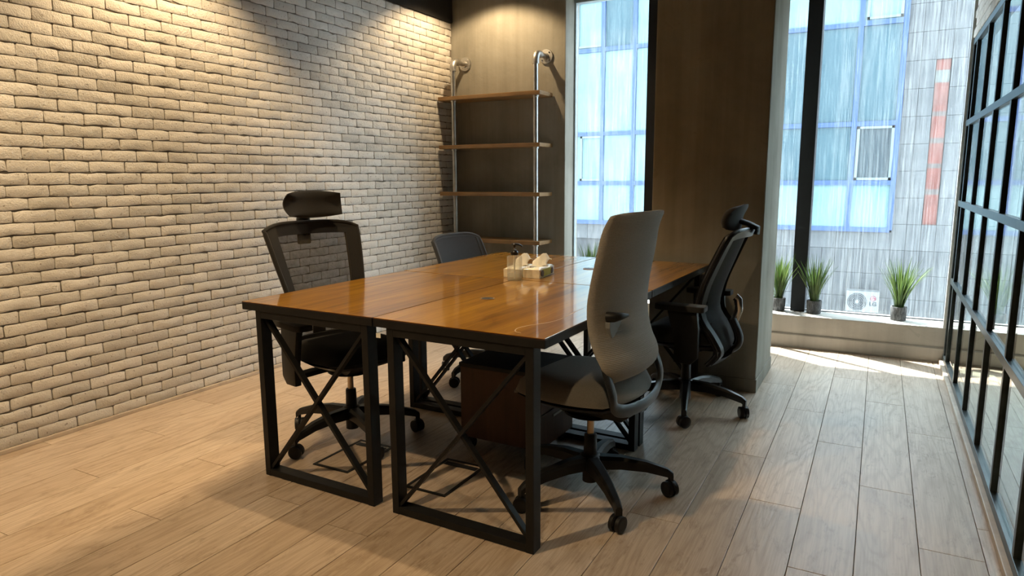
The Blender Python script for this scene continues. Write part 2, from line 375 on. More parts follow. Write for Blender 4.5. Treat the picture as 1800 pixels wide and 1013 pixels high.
def empty(name, loc=(0, 0, 0), rz=0.0):
    o = bpy.data.objects.new(name, None); COL.objects.link(o); o.location = loc; o.rotation_euler.z = rz; o.empty_display_size = 0.1; return o
def lerp(a, b, t): return a + (b - a) * t
def crom(pts, n):
    """Catmull-Rom through control tuples -> n samples"""
    P = [pts[0]] + list(pts) + [pts[-1]]; m = len(pts) - 1; out = []
    for k in range(n):
        t = k / (n - 1) * m; i = min(int(t), m - 1); f = t - i; a, b, c, d = P[i], P[i + 1], P[i + 2], P[i + 3]
        out.append(tuple(0.5 * (2 * q + (-p + r) * f + (2 * p - 5 * q + 4 * r - s) * f * f + (-p + 3 * q - 3 * r + s) * f ** 3) for p, q, r, s in zip(a, b, c, d)))
    return out

# ------------------------------------------------------------------ the room
XB, XP, YB, YG = -3.49, 0.445, 5.36, 5.56         # brick face, partition line, shelf wall, glazing line
XR, YF, ZC = 2.4, -2.2, 3.05
SILL = 0.238
# floor: slab and individual planks
fl_ = MB().box(XB - 0.2, XR + 0.2, YF - 0.2, 5.64, -0.25, -0.012).build('floor', 'subfloor'); tag(fl_, kind='structure')
PW = 0.19; plank_mesh = {}
def plank(x0, x1, y0, y1):
    k = (round(x1 - x0, 3), round(y1 - y0, 3))
    if k not in plank_mesh:
        w, l = k; g = 0.0011
        plank_mesh[k] = MB().box(-w / 2 + g, w / 2 - g, -l / 2 + g, l / 2 - g, -0.012, 0.0).mesh('plank', 'oak_plank', bevel=0.0012)
    mk('plank', plank_mesh[k], fl_, ((x0 + x1) / 2, (y0 + y1) / 2, 0))
fixed = {0: 2.535, -1: 2.78, 10: 1.72, 9: 0.95, 11: 2.35}
k = -9
while True:
    xr = 0.389 - PW * k; xl = xr - PW
    if xr < XB: break
    xl = max(xl, XB - 0.02)
    j = fixed.get(k, 2.535 + (k * 0.437) % 1.2); y = j - 1.2 * math.ceil((j - YF) / 1.2)
    while y < 5.31:
        a, b = max(y, YF), min(y + 1.2, 5.31)
        if b - a > 0.02: plank(xl, xr, a, b)
        y += 1.2
    k += 1
# brick wall on the left
wl = MB().box(XB - 0.25, XB - 0.006, YF - 0.2, 5.64, -0.25, ZC + 0.2).build('wall_left', 'mortar'); tag(wl, kind='structure')
BL, BH = 0.1845, 0.0577
def brick_mesh(L, H, D, rnd):
    """front face with chipped, rounded outline; 10-point outline, two rings"""
    c = 0.0055
    def j(a): return rnd.uniform(-a, a)
    base = [(-L / 2 + c, -H / 2)] + [(L * t, -H / 2) for t in (-.25, 0.0, .25)] + [(L / 2 - c, -H / 2), (L / 2, -H / 2 + c), (L / 2, H / 2 - c), (L / 2 - c, H / 2)] + [(L * t, H / 2) for t in (.28, .05, -.2)] + [(-L / 2 + c, H / 2), (-L / 2, H / 2 - c), (-L / 2, -H / 2 + c)]
    base = [(x + j(0.0022), z + j(0.0016)) for x, z in base]
    for _ in range(rnd.choice([0, 1, 1, 2])):
        i = rnd.choice([1, 2, 3, 8, 9, 10, 4, 7, 0]); x, z = base[i]; base[i] = (x * 0.985, z * rnd.uniform(0.80, 0.9))
    r0 = [(0.0, x, z) for x, z in base]; r1 = [(D - 0.0025, x, z) for x, z in base]; r2_ = [(D + rnd.uniform(-.0008, .0008), x * (1 - 0.005 / L * 2), z * (1 - 0.0042 / H * 2)) for x, z in base]
    return [r0, r1, r2_]
rb = random.Random(3); VAR = []
for i in range(14): VAR.append(MB().rings(brick_mesh(BL - 0.0048, BH - 0.0048, 0.0085, rb)).mesh('brick', 'white_brick', smooth=40, tint=rb.random()))
ZT = 2.613; bricks = []
row = 0; z = ZT
while z > 0.03:
    off = (row % 2) * BL * 0.5 + (row * 0.037) % 0.03; y = YB - off
    while y > 0.9:
        y1 = min(y, YB); y0 = max(y - BL, 0.7)
        bricks.append(((y0 + y1) / 2, y1 - y0, (z + max(z - BH, 0.02)) / 2, z - max(z - BH, 0.02))); y -= BL
    if off: bricks.append((YB - 0.0, 0.0, 0, 0)) if False else None
    if off > 0.03: bricks.append((YB - off / 2 + 0.0, off, (z + max(z - BH, 0.02)) / 2, z - max(z - BH, 0.02)))
    row += 1; z -= BH
def px_size(b):                                     # apparent size from the camera; bricks outside its view last
    p = Vector((XB, b[0], b[2] - 1.25)); q = cam.matrix_world.to_3x3().inverted() @ p
    if q.z > -0.1: return 0
    u, v = 900 + 1194 * q.x / -q.z, 506 - 1194 * q.y / -q.z
    if not (-60 < u < 1800 and -40 < v < 1050): return 0
    return b[1] * b[3] / (-q.z) ** 2 / p.length
bricks.sort(key=px_size, reverse=True)
rest = MB(); rest_t = []
for i, (yc, L, zc, H) in enumerate(bricks):
    if L < 0.02 or H < 0.012: continue
    whole = abs(L - BL) < 0.004 and abs(H - BH) < 0.004
    if i < 300:
        if whole:
            me = rb.choice(VAR); fx = rb.random() < .5
            mk('brick', me, wl, (XB - 0.0065, yc, zc), (PI if fx else 0, 0, 0))
        else:
            mk('brick', MB().rings(brick_mesh(L - 0.0048, H - 0.0048, 0.0085, rb)).mesh('brick', 'white_brick', smooth=40, tint=rb.random()), wl, (XB - 0.0065, yc, zc))
    else:
        n0 = len(rest.v); rest.rings([[(XB - 0.008 + p[0], yc + p[1], zc + p[2]) for p in r] for r in brick_mesh(L - 0.0048, H - 0.0048, 0.0085, rb)])
        t = rb.random(); rest_t += [t] * (len(rest.v) - n0)
o = rest.build('far_brickwork', 'white_brick', wl, smooth=40, tint=rest_t); tag(o, kind='stuff')
bb = MB().box(XB - 0.02, XB + 0.012, YF, YB, 0, 0.020).build('baseboard_left', 'baseboard_wood', bevel=0.003); tag(bb, kind='structure')
o = MB().box(XB - 0.01, XB + 0.014, YF, YB, ZT + 0.004, ZC).build('wall_left_upper_band', 'ceiling_black'); tag(o, kind='structure')
o = MB().box(-2.715, -2.69, YF, 3.55, 2.40, ZC).build('unseen_light_baffle', 'ceiling_black'); tag(o, kind='structure')  # added baffle, out of view, keeps the wall spots off the floor beside it
# shelf wall (concrete) with its reveal, lintel over the windows
o = MB().box(XB - 0.2, -2.372, YB, 5.64, -0.25, ZC + 0.2).build('wall_back', 'concrete', bevel=0.006); tag(o, kind='structure')
o = MB().box(-2.372, XR + 0.2, 5.30, 5.64, 2.72, ZC + 0.2).build('wall_back_lintel', 'concrete'); tag(o, kind='structure')
sl = MB().box(-2.372, XR + 0.2, 5.305, 5.64, -0.25, SILL).build('wall_back_sill', 'concrete_sill', bevel=0.006); tag(sl, kind='structure')
pl = [(5.305, 0.0), (5.293, 0.0), (5.289, 0.012), (5.289, 0.094), (5.297, 0.102), (5.305, 0.103)]
o = MB().prism(pl, 'X', -2.372, XR + 0.1).build('baseboard_back', 'concrete_sill'); tag(o, kind='structure')
# pillar
pil = MB().box(-1.214, -0.565, 4.042, 4.64, -0.2, ZC + 0.1).build('wall_pillar', 'concrete', bevel=0.008); tag(pil, kind='structure')
o = MB().box(-1.22, -0.559, 4.036, 4.646, 0.0, 0.078).build('baseboard_pillar', 'concrete', bevel=0.003); tag(o, kind='structure')
o = MB().box(XB - 0.2, XR + 0.2, YF - 0.2, 5.64, ZC, ZC + 0.2).build('ceiling', 'ceiling_black'); tag(o, kind='structure')
o = MB().box(XB - 0.2, XR + 0.2, YF - 0.2, YF, -0.2, ZC + 0.2).build('wall_front', 'rear_paint'); tag(o, kind='structure')
o = MB().box(XR, XR + 0.2, YF - 0.2, 5.64, -0.2, ZC + 0.2).build('wall_right', 'rear_paint'); tag(o, kind='structure')

# ------------------------------------------------------------------ outer windows
def window(name, x0, x1, mull):
    w = empty(name, ((x0 + x1) / 2, YG, SILL)); tag(w, kind='structure'); cx = (x0 + x1) / 2
    z1 = 2.72 - SILL
    for a, b in mull: MB().box(a - cx, b - cx, -0.075, 0.07, 0, z1).build('mullion', 'window_black', w, bevel=0.003)
    edges = [x0] + [v for ab in mull for v in ab] + [x1]
    for a, b in zip(edges[::2], edges[1::2]):
        if b - a < 0.03: continue
        MB().box(a - cx, b - cx, -0.004, 0.004, 0.0, z1 - 0.03).build('pane', 'streaked_glass', w)
        MB().box(a - cx, b - cx, -0.03, 0.03, z1 - 0.03, z1).build('head_rail', 'sash_frame', w)
        MB().box(a - cx, b - cx, -0.012, 0.012, 0.0, 0.006).build('glazing_bead', 'window_black', w)
    MB().box(x0 - cx, x0 - cx + 0.014, -0.02, 0.02, 0.0, z1).build('side_bead', 'sash_frame', w)
    return w
window('window_1', -2.372, -1.10, [(-1.715, -1.60)])
window('window_2', -1.10, XP + 0.03, [(-0.545, -0.445)])
window('window_4', XP + 0.03, XR, [(1.35, 1.45)])

# ------------------------------------------------------------------ glazed partition on the right (window_3)
wp = empty('window_3', (XP, 2.6, 0)); tag(wp, kind='structure')
VY = [5.262 - 0.005] + [5.085 - 0.5195 * i for i in range(0, 14)]
RZ = [0.045, 0.567, 1.073, 1.575, 2.068]
def P_(x0, x1, y0, y1, z0, z1, n, m, bev=0.002): return MB().box(x0 - XP, x1 - XP, y0 - 2.6, y1 - 2.6, z0, z1).build(n, m, wp, bevel=bev)
ya, yb = VY[-1], 5.30
for zc in RZ: P_(XP, XP + 0.034, ya, yb - (0.02 if zc > 0.2 else 0.0), zc - 0.018, zc + 0.018, 'rail', 'partition_steel')
for y in VY:
    for a, b in zip(RZ[:-1], RZ[1:]):
        P_(XP + 0.002, XP + 0.030, y - 0.015, y + 0.015, a + 0.018, b - 0.018, 'mullion', 'partition_steel')
for ya_, yb_ in zip(VY[:-1], VY[1:]):
    for a, b in zip(RZ[:-1], RZ[1:]):
        P_(XP + 0.013, XP + 0.019, yb_ + 0.015, ya_ - 0.015, a + 0.018, b - 0.018, 'pane', 'partition_glass', 0)
MB().box(XP - 0.020, XP + 0.050, ya, 5.29, 0, 0.026).build('baseboard_right', 'baseboard_wood', bevel=0.004)['kind'] = 'structure'
MB().box(XP + 0.052, XP + 0.065, ya, 5.29, 0, 0.021).build('baseboard_right_far', 'baseboard_wood', bevel=0.004)['kind'] = 'structure'
wu = MB().box(XP + 0.003, XP + 0.10, ya, 5.29, RZ[-1] + 0.018, ZC).build('wall_right_upper', 'mortar'); tag(wu, kind='structure')
z = RZ[-1] + 0.026; row = 0
while z < 2.62:
    y = 5.285 - (row % 2) * 0.09
    while y > 1.7:
        mk('brick', rb.choice(VAR), wu, (XP + 0.006, y - BL / 2, z + BH / 2), (0, 0, PI)); y -= BL
    z += BH; row += 1
o = MB().box(XP - 0.012, XP + 0.11, 5.285, 5.30, 0.24, ZC).build('trim_1', 'trim_white'); tag(o, kind='structure')

# ------------------------------------------------------------------ outside: street, facade, air conditioner
YE = 19.0
o = MB().box(-40, 40, 6.2, 60, -6.3, -6.0).build('ground', 'street'); tag(o, kind='structure')
bd = empty('office_building', (-3.0, YE, -6.0)); tag(bd, 'office block across the street with blue-framed glazing and granite cladding', 'building')
def B_(x0, x1, y0, y1, z0, z1, n, m, bev=0.0): return MB().box(x0 + 3, x1 + 3, y0 - YE, y1 - YE, z0 + 6, z1 + 6).build(n, m, bd, bevel=bev)
B_(-16, 14, YE + 0.10, YE + 6, -6.0, 7.6, 'core_wall', 'facade_core')
GX = [-13.0 + 0.9345 * i for i in range(0, 15)]          # blue verticals; last one near x=0.25
GX = [0.25 - 0.9345 * i for i in range(14, -1, -1)]
GZ = [-0.06, 1.085, 2.50, 4.835, 6.3, 7.5]
pane_mesh = {}
rg = random.Random(5)
for i in range(len(GX) - 1):
    for j in range(len(GZ) - 1):
        m = 'facade_glass_pale'
        if GX[i] > -4 and j == 2: m = 'facade_glass_blue'
        if GX[i] > -4 and j in (0, 1): m = 'facade_glass_blue' if j == 1 else 'facade_glass_pale'
        if GX[i] > -0.9 and j == 1: m = 'facade_glass_grey'
        if GX[i] < -4 and j == 3 and i % 2 == 0: m = 'facade_glass_blue'
        kk = (i == 0, j, m)
        w, h = GX[i + 1] - GX[i], GZ[j + 1] - GZ[j]
        if kk not in pane_mesh: pane_mesh[kk] = MB().box(-w / 2, w / 2, -0.02, 0.02, -h / 2, h / 2).mesh('pane', m)
        mk('pane', pane_mesh[kk], bd, ((GX[i] + GX[i + 1]) / 2 + 3, 0.02, (GZ[j] + GZ[j + 1]) / 2 + 6))
for x in GX: B_(x - 0.055, x + 0.055, YE - 0.06, YE + 0.04, GZ[0], GZ[-1], 'blue_mullion', 'blue_frame')
for zz in GZ: B_(GX[0], GX[-1], YE - 0.055, YE + 0.04, zz - 0.055, zz + 0.055, 'blue_transom', 'blue_frame')
for (xa, xb, za, zb) in ((-0.61, 0.19, 1.15, 2.44), (-0.58, 0.18, 4.92, 6.2), (-8.03, -7.22, 4.92, 6.2), (-7.9, -7.2, 1.15, 2.44)):
    f = B_(xa, xb, YE - 0.045, YE + 0.0, za, za + 0.06, 'sash', 'facade_sash')
    MB().box(xa + 3, xb + 3, -0.045, 0.0, zb - 0.06 + 6, zb + 6).build('sash', 'facade_sash', bd)
    MB().box(xa + 3, xa + 0.06 + 3, -0.045, 0.0, za + 6, zb + 6).build('sash', 'facade_sash', bd); MB().box(xb - 0.06 + 3, xb + 3, -0.045, 0.0, za + 6, zb + 6).build('sash', 'facade_sash', bd)
def tile(x0, x1, z0, z1, m):
    k = ('t', round(x1 - x0, 3), round(z1 - z0, 3), m)
    w, h = x1 - x0, z1 - z0
    if k not in pane_mesh: pane_mesh[k] = MB().box(-w / 2 + .004, w / 2 - .004, -0.03, 0.05, -h / 2 + .004, h / 2 - .004).mesh('granite_tile', m)
    mk('granite_tile', pane_mesh[k], bd, ((x0 + x1) / 2 + 3, 0.05, (z0 + z1) / 2 + 6))
TX = [0.305 + 0.3065 * i for i in range(0, 13)]; TZ = [-0.55 + 0.636 * i for i in range(0, 13)]
for i in range(len(TX) - 1):
    for j in range(len(TZ) - 1):
        if i == 2 and 1 <= j <= 6: continue
        tile(TX[i], TX[i + 1], TZ[j], TZ[j + 1], 'granite')
for x in [0.305 - 0.613 * i for i in range(1, 16)]: tile(x, x + 0.613, -0.55, -0.115, 'granite')
z = 0.086; seq = ['patch_brick', 'patch_brick', 'patch_concrete'] ; jj = 0
pz = [0.086, 0.80, 0.93, 1.42, 1.53, 2.00, 2.12, 2.62, 2.73, 3.38, 3.66, 3.90]
for a, b in zip(pz[:-1], pz[1:]):
    B_(TX[2] + .01, TX[3] - .01, YE + 0.07, YE + 0.12, a, b, 'brick_patch' if jj % 2 == 0 else 'concrete_patch', 'patch_brick' if jj % 2 == 0 else ('patch_concrete' if a > 3 else 'patch_mixed')); jj += 1
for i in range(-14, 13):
    for j in range(1, 6): tile(0.305 + 0.3065 * 1 * i * 1.0 * (2 if False else 1), 0.305 + 0.3065 * (i + 1), -0.55 - 0.6 * j, -0.55 - 0.6 * (j - 1), 'granite_dark')
ac = empty('air_conditioner', (-0.21, YE - 0.42, -2.10)); tag(ac, 'white outdoor air conditioner unit with round fan grille across the street', 'air conditioner')
MB().box(-0.365, 0.365, 0, 0.34, 0.03, 0.55).build('casing', 'ac_white', ac, bevel=0.02)
g = MB().lathe([(0.215, -0.012), (0.215, 0.002)], (-0.115, 0, 0.285), 28, 'Y').build('fan_opening', 'ac_grille', ac)
for r in (0.19, 0.15, 0.11, 0.07): MB().tube([(-0.115 + r * math.cos(a * PI / 12), -0.018, 0.285 + r * math.sin(a * PI / 12)) for a in range(24)], 0.005, 6, True).build('grille_ring', 'ac_white', ac, smooth=40)
MB().lathe([(0.05, -0.02), (0.05, -0.012)], (-0.115, 0, 0.285), 16, 'Y').build('fan_hub', 'ac_white', ac)
lg = MB().lathe([(0.065, -0.006), (0.065, 0.0)], (0.235, 0, 0.385), 24, 'Y').build('logo_disc', 'logo_red', ac)
fm = MB().tube([(0.235 + 0.042 * math.cos(a * PI / 9 + 0.5), -0.008, 0.385 + 0.042 * math.sin(a * PI / 9 + 0.5)) for a in range(15)], 0.005, 6).box(0.232, 0.239, -0.01, -0.006, 0.36, 0.41).box(0.239, 0.262, -0.01, -0.006, 0.36, 0.367).build('logo_line', 'white_plastic', lg)
def lettering(txt, size, mat, parent, loc, rot):
    cu = bpy.data.curves.new('lettering', 'FONT'); cu.body = txt; cu.size = size; cu.extrude = 0.002; cu.align_x = 'CENTER'; cu.offset = 0.005
    tmp = bpy.data.objects.new('lettering', cu); COL.objects.link(tmp); dg = bpy.context.evaluated_depsgraph_get(); dg.update()
    me = bpy.data.meshes.new_from_object(tmp.evaluated_get(dg)); bpy.data.objects.remove(tmp); me.materials.clear(); me.materials.append(MATS[mat])
    return mk('lettering', me, parent, loc, rot)
lettering('LG', 0.13, 'ac_grille', ac, (0.235, -0.004, 0.205), (PI / 2, 0, 0))
for x in (-0.25, 0.25): MB().box(x - 0.03, x + 0.03, 0.02, 0.43, -0.02, 0.029).build('bracket', 'ac_grille', ac)

# ------------------------------------------------------------------ plants on the sill
def plant(x, y, seed, label, h=0.335, n=110, lm=0.52):
    r = random.Random(seed); p = empty('potted_grass', (x, y, SILL), r.uniform(0, 6)); tag(p, label, 'plant', 'potted grasses on the window sill')
    pr_ = [(0.0, 0.0), (0.046, 0.0), (0.050, 0.006), (0.053, 0.092), (0.051, 0.098), (0.046, 0.098), (0.045, 0.085), (0.0, 0.085)]
    mb = MB(); R = []
    for rr, zz in pr_[1:7]: R.append([(rr * (1 + 0.02 * math.sin(5 * a * 2 * PI / 24 + seed)) * math.cos(a * 2 * PI / 24), rr * math.sin(a * 2 * PI / 24), zz) for a in range(24)])
    mb.rings(R).build('pot', 'bark_pot', p, smooth=50)
    MB().lathe([(0.044, 0.08), (0.044, 0.088)], n=20).build('soil', 'soil', p)
    g = MB(); tn = []
    for i in range(n):
        a = r.uniform(0, 2 * PI); lean = min(lm, abs(r.gauss(0, 0.24)) + 0.04); L = h * r.uniform(0.6, 1.08); w = r.uniform(0.0035, 0.006); r0 = r.uniform(0, 0.030)
        dx, dy = math.cos(a), math.sin(a); t = r.random(); px, py, pz_ = r0 * dx, r0 * dy, 0.085; th = lean * 0.5; S = 6
        n0 = len(g.v)
        for k in range(S + 1):
            ww = w * (1 - (k / S) ** 1.6) * (0.7 + 0.6 * min(1, k / 2)) + 0.0004
            g.v += [(px - dy * ww, py + dx * ww, pz_), (px + dx * 0.001, py + dy * 0.001, pz_ - 0.0012), (px + dy * ww, py - dx * ww, pz_)]
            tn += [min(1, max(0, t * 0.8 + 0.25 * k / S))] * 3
            th += lean * 0.20; st = L / S; px += dx * math.sin(th) * st; py += dy * math.sin(th) * st; pz_ += math.cos(th) * st
        for k in range(S):
            b = n0 + 3 * k; g.f += [(b, b + 1, b + 4, b + 3), (b + 1, b + 2, b + 5, b + 4)]
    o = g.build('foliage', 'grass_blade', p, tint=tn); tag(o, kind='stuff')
plant(-0.632, 5.472, 1, 'potted grass beside the concrete pillar, left of the black window post', lm=0.36)
plant(-0.378, 5.462, 2, 'potted grass just right of the black window post', lm=0.36)
plant(0.172, 5.462, 3, 'potted grass standing alone between the outdoor air conditioner and the glazed partition', 0.345, 120)
plant(-2.17, 5.455, 4, 'potted grass in the narrow window behind the desks', 0.37, lm=0.22)

# ------------------------------------------------------------------ desks
TH = -math.radians(1.4); DW, DL, ZD = 0.7075, 1.060, 0.75
ux, uy = Vector((math.cos(TH), math.sin(TH), 0)), Vector((-math.sin(TH), math.cos(TH), 0))
D0 = Vector((-2.308, 1.910, 0))
def desk(i, j, label):
    c = D0 + ux * (DW * (i + 0.5) + 0.001 * i) + uy * ((DL + 0.004) * j + DL / 2)
    d = empty('desk', c, TH); tag(d, label, 'desk', 'four desks pushed together')
    w, l = DW / 2 - 0.0028, DL / 2 - 0.0028
    MB().box(-w, w, -l, l, ZD - 0.006, ZD).build('tabletop', 'desk_wood', d, bevel=0.0012)
    tt = d.children[0].data; tt.materials.append(MATS['edge_stain'])
    for p_ in tt.polygons: p_.material_index = 1 if p_.normal.z < 0.25 else 0
    MB().box(-w, w, -l, -l + 0.03, ZD - 0.034, ZD - 0.0062).build('edge_rail', 'black_steel', d, bevel=0.0015); MB().box(-w, w, l - 0.03, l, ZD - 0.034, ZD - 0.0062).build('edge_rail', 'black_steel', d, bevel=0.0015)
    MB().box(-w, -w + 0.03, -l + 0.03, l - 0.03, ZD - 0.034, ZD - 0.0062).build('edge_rail', 'black_steel', d, bevel=0.0015); MB().box(w - 0.03, w, -l + 0.03, l - 0.03, ZD - 0.034, ZD - 0.0062).build('edge_rail', 'black_steel', d, bevel=0.0015)
    fx = 0.006 if i else 0.021; hw = 0.301
    for s in (-1, 1):
        y = s * (l - 0.032); y0, y1 = y - 0.026, y + 0.026; zt = ZD - 0.0345
        MB().box(fx - hw, fx - hw + 0.03, y0, y1, 0, zt).build('leg', 'black_steel', d, bevel=0.002); MB().box(fx + hw - 0.03, fx + hw, y0, y1, 0, zt).build('leg', 'black_steel', d, bevel=0.002)
        MB().box(fx - hw + 0.03, fx + hw - 0.03, y0, y1, 0.002, 0.030).build('foot_bar', 'black_steel', d, bevel=0.002); MB().box(fx - hw + 0.03, fx + hw - 0.03, y0, y1, zt - 0.03, zt).build('head_bar', 'black_steel', d, bevel=0.002)
        a, b, za, zb = fx - hw + 0.03, fx + hw - 0.03, 0.035, zt - 0.035
        MB().bar((a, y - 0.006, za), (b, y - 0.006, zb), 0.012, 0.026, (0, 1, 0)).build('cross_brace', 'black_steel', d); MB().bar((a, y + 0.0065, zb), (b, y + 0.0065, za), 0.012, 0.026, (0, 1, 0)).build('cross_brace', 'black_steel', d)
        for o in d.children[-2:]: pass
    if i == 1:
        gx, gy = -w + 0.165, (0.0 if j == 0 else 0.0)
        MB().lathe([(0.031, ZD - 0.002), (0.031, ZD + 0.0025), (0.026, ZD + 0.003), (0.025, ZD + 0.001)], (gx, gy, 0), 24).build('cable_grommet', 'shelf_wood', d, smooth=40)
        MB().lathe([(0.0255, ZD + 0.0004), (0.0255, ZD + 0.0022)], (gx, gy, 0), 24).build('grommet_cap', 'black_plastic', d, smooth=40)
    return d
dA = desk(0, 0, 'wooden desk with X-braced black legs beside the high-backed mesh chair with a headrest')
dB = desk(1, 0, 'scratched wooden desk with X-braced black legs beside the light grey upholstered chair')
desk(0, 1, 'wooden desk beside the low slate chair, nearest the pipe shelf')
desk(1, 1, 'wooden desk pushed against the concrete pillar beside the black chair')
MB().box(-0.335, -0.315, -DL / 2 - 0.002, -DL / 2 + 0.0, ZD - 0.072, ZD - 0.055).build('paper_tag', 'paper_white', dB)
# light scratch on the varnish of the desk near the grey chair
sp = crom([(0.245, -0.49), (0.215, -0.475), (0.20, -0.43), (0.215, -0.37), (0.25, -0.30), (0.262, -0.22), (0.255, -0.12), (0.25, 0.0)], 40)
MB().tube([(x, y, ZD + 0.0001) for x, y in sp], 0.0016, 6, ry=0.0004).build('scratch', 'scratch_tone', dB)

# ------------------------------------------------------------------ pedestal under the desk, floor outlet boxes
pd = empty('drawer_pedestal', (-1.44, 2.722, 0), TH); tag(pd, 'dark wooden drawer pedestal on casters under the desk beside the grey chair', 'cabinet')
MB().box(-0.205, 0.195, -0.172, 0.172, 0.06, 0.395).build('body', 'pedestal_wood', pd, bevel=0.003)
MB().box(-0.21, 0.214, -0.176, 0.176, 0.3955, 0.415).build('top_panel', 'black_plastic', pd, bevel=0.003)
for k_, (za, zb) in enumerate(((0.065, 0.22), (0.225, 0.305), (0.31, 0.392))):
    dr = MB().box(0.1955, 0.210, -0.166, 0.166, za, zb).build('drawer', 'pedestal_wood', pd, bevel=0.002); MB().box(0.2105, 0.220, -0.06, 0.06, zb - 0.03, zb - 0.02).build('handle', 'chrome', dr)
for sx in (-1, 1):
    for sy in (-1, 1):
        c = MB().box(sx * 0.165 - 0.015, sx * 0.165 + 0.015, sy * 0.14 - 0.02, sy * 0.14 + 0.02, 0.045, 0.0597).build('caster', 'black_plastic', pd)
        MB().lathe([(0.022, -0.012), (0.0245, -0.007), (0.0245, 0.007), (0.022, 0.012)], (sx * 0.165, sy * 0.14, 0.0247), 16, 'X').build('wheel', 'black_plastic', c, smooth=40)
def floor_box(x, y, label):
    f = empty('floor_outlet_box', (x, y, 0)); tag(f, label, 'floor outlet', 'floor outlets under the desks')
    a, b, w = 0.10, 0.16, 0.014
    for q in ((-a, a, -b, -b + w), (-a, a, b - w, b), (-a, -a + w, -b + w, b - w), (a - w, a, -b + w, b - w)): MB().box(q[0], q[1], q[2], q[3], 0.0002, 0.004).build('frame_edge', 'black_steel', f)
    MB().box(-a + w, a - w, -b + w, b - w, 0.0002, 0.0025).build('lid', 'oak_plank', f)
    MB().box(-a + 0.02, a - 0.02, b - 0.06, b - 0.03, 0.0027, 0.0045).build('flap', 'black_plastic', f)
floor_box(-2.03, 2.245, 'flush floor outlet box with dark frame below the mesh chair side desk')
floor_box(-1.535, 2.255, 'flush floor outlet box with dark frame in front of the drawer pedestal')

# ------------------------------------------------------------------ pipe shelf
sh = empty('pipe_shelf', (-2.93, YB, 0)); tag(sh, 'galvanised pipe wall shelf with four wooden boards in the brick corner', 'shelf')
for zz in (1.95, 1.535, 1.128, 0.722, 0.31):
    MB().box(-3.474 + 2.93, -2.483 + 2.93, 5.10 - YB, -0.012, zz - 0.032, zz).build('shelf_board', 'shelf_wood', sh, bevel=0.003)
for x in (-3.345, -2.545):
    X = x + 2.93; yp = 5.152 - YB
    zs = [2.19, 1.951, 1.917, 1.536, 1.502, 1.129, 1.095, 0.723, 0.689, 0.311, 0.277, 0.0]
    p = MB().lathe([(0.021, 0.0), (0.021, 2.19)], (X, yp, 0), 16).build('pipe_upright', 'pipe_steel', sh, smooth=40)
    el = [(X, yp, 2.165)] + [(X, yp + 0.055 * (1 - math.cos(a)), 2.195 + 0.055 * math.sin(a)) for a in [PI / 2 * k / 7 for k in range(8)]] + [(X, yp + 0.085, 2.25)]
    MB().tube(el, 0.029, 16, up=(1, 0, 0)).build('elbow', 'fitting_steel', sh, smooth=40)
    MB().lathe([(0.021, yp + 0.07), (0.021, -0.02)], (X, 0, 2.25), 16, 'Y').build('nipple', 'fitting_steel', sh, smooth=40)
    fl2 = MB().lathe([(0.026, -0.035), (0.028, -0.018), (0.058, -0.016), (0.060, -0.012), (0.060, -0.001)], (X, 0, 2.25), 24, 'Y').build('flange', 'fitting_steel', sh, smooth=40)
    for a in range(4): MB().lathe([(0.006, -0.021), (0.006, -0.015)], (X + 0.044 * math.cos(a * PI / 2 + .78), 0, 2.25 + 0.044 * math.sin(a * PI / 2 + .78)), 8, 'Y').build('screw', 'chrome', fl2)
    for zz in (1.95, 1.535, 1.128, 0.722, 0.31): MB().lathe([(0.024, zz - 0.048), (0.027, zz - 0.045), (0.027, zz - 0.0325)], (X, yp, 0), 16).build('collar', 'pipe_steel', sh, smooth=40)

# ------------------------------------------------------------------ bottle and tissue packs
bt = empty('sanitizer_bottle', (-1.563, 2.93, ZD)); tag(bt, 'clear pump bottle with black pump standing in front of the tissue packs', 'bottle')
MB().lathe([(0.033, 0.0), (0.037, 0.003), (0.037, 0.112), (0.034, 0.121), (0.017, 0.126), (0.0165, 0.134)], n=28).build('body', 'clear_plastic', bt, smooth=50)
MB().lathe([(0.0340, 0.0055), (0.0340, 0.034)], n=28).build('gel', 'clear_plastic', bt, smooth=50)
MB().lathe([(0.0032, 0.01), (0.0032, 0.085), (0.0058, 0.092), (0.0058, 0.126)], n=12).build('dip_tube', 'paper_white', bt, smooth=40)
MB().lathe([(0.019, 0.126), (0.0195, 0.128), (0.0195, 0.141), (0.016, 0.143), (0.013, 0.147), (0.0125, 0.15)], n=20).build('collar', 'glossy_black', bt, smooth=40)
MB().lathe([(0.0045, 0.15), (0.0045, 0.166)], n=12).build('pump_stem', 'chrome', bt, smooth=40)
pn = [(-0.016, 0.0, 0.176), (-0.006, 0, 0.178), (0.006, 0, 0.1785), (0.020, 0, 0.1765), (0.032, 0, 0.172), (0.038, 0, 0.166)]
MB().tube(pn, [0.007, 0.014, 0.014, 0.0085, 0.006, 0.004], 10, ry=[0.004, 0.006, 0.006, 0.0055, 0.0045, 0.0035]).lathe([(0.005, 0.162), (0.008, 0.176)], n=12).build('pump_head', 'glossy_black', bt, smooth=50, rotz=0.45)
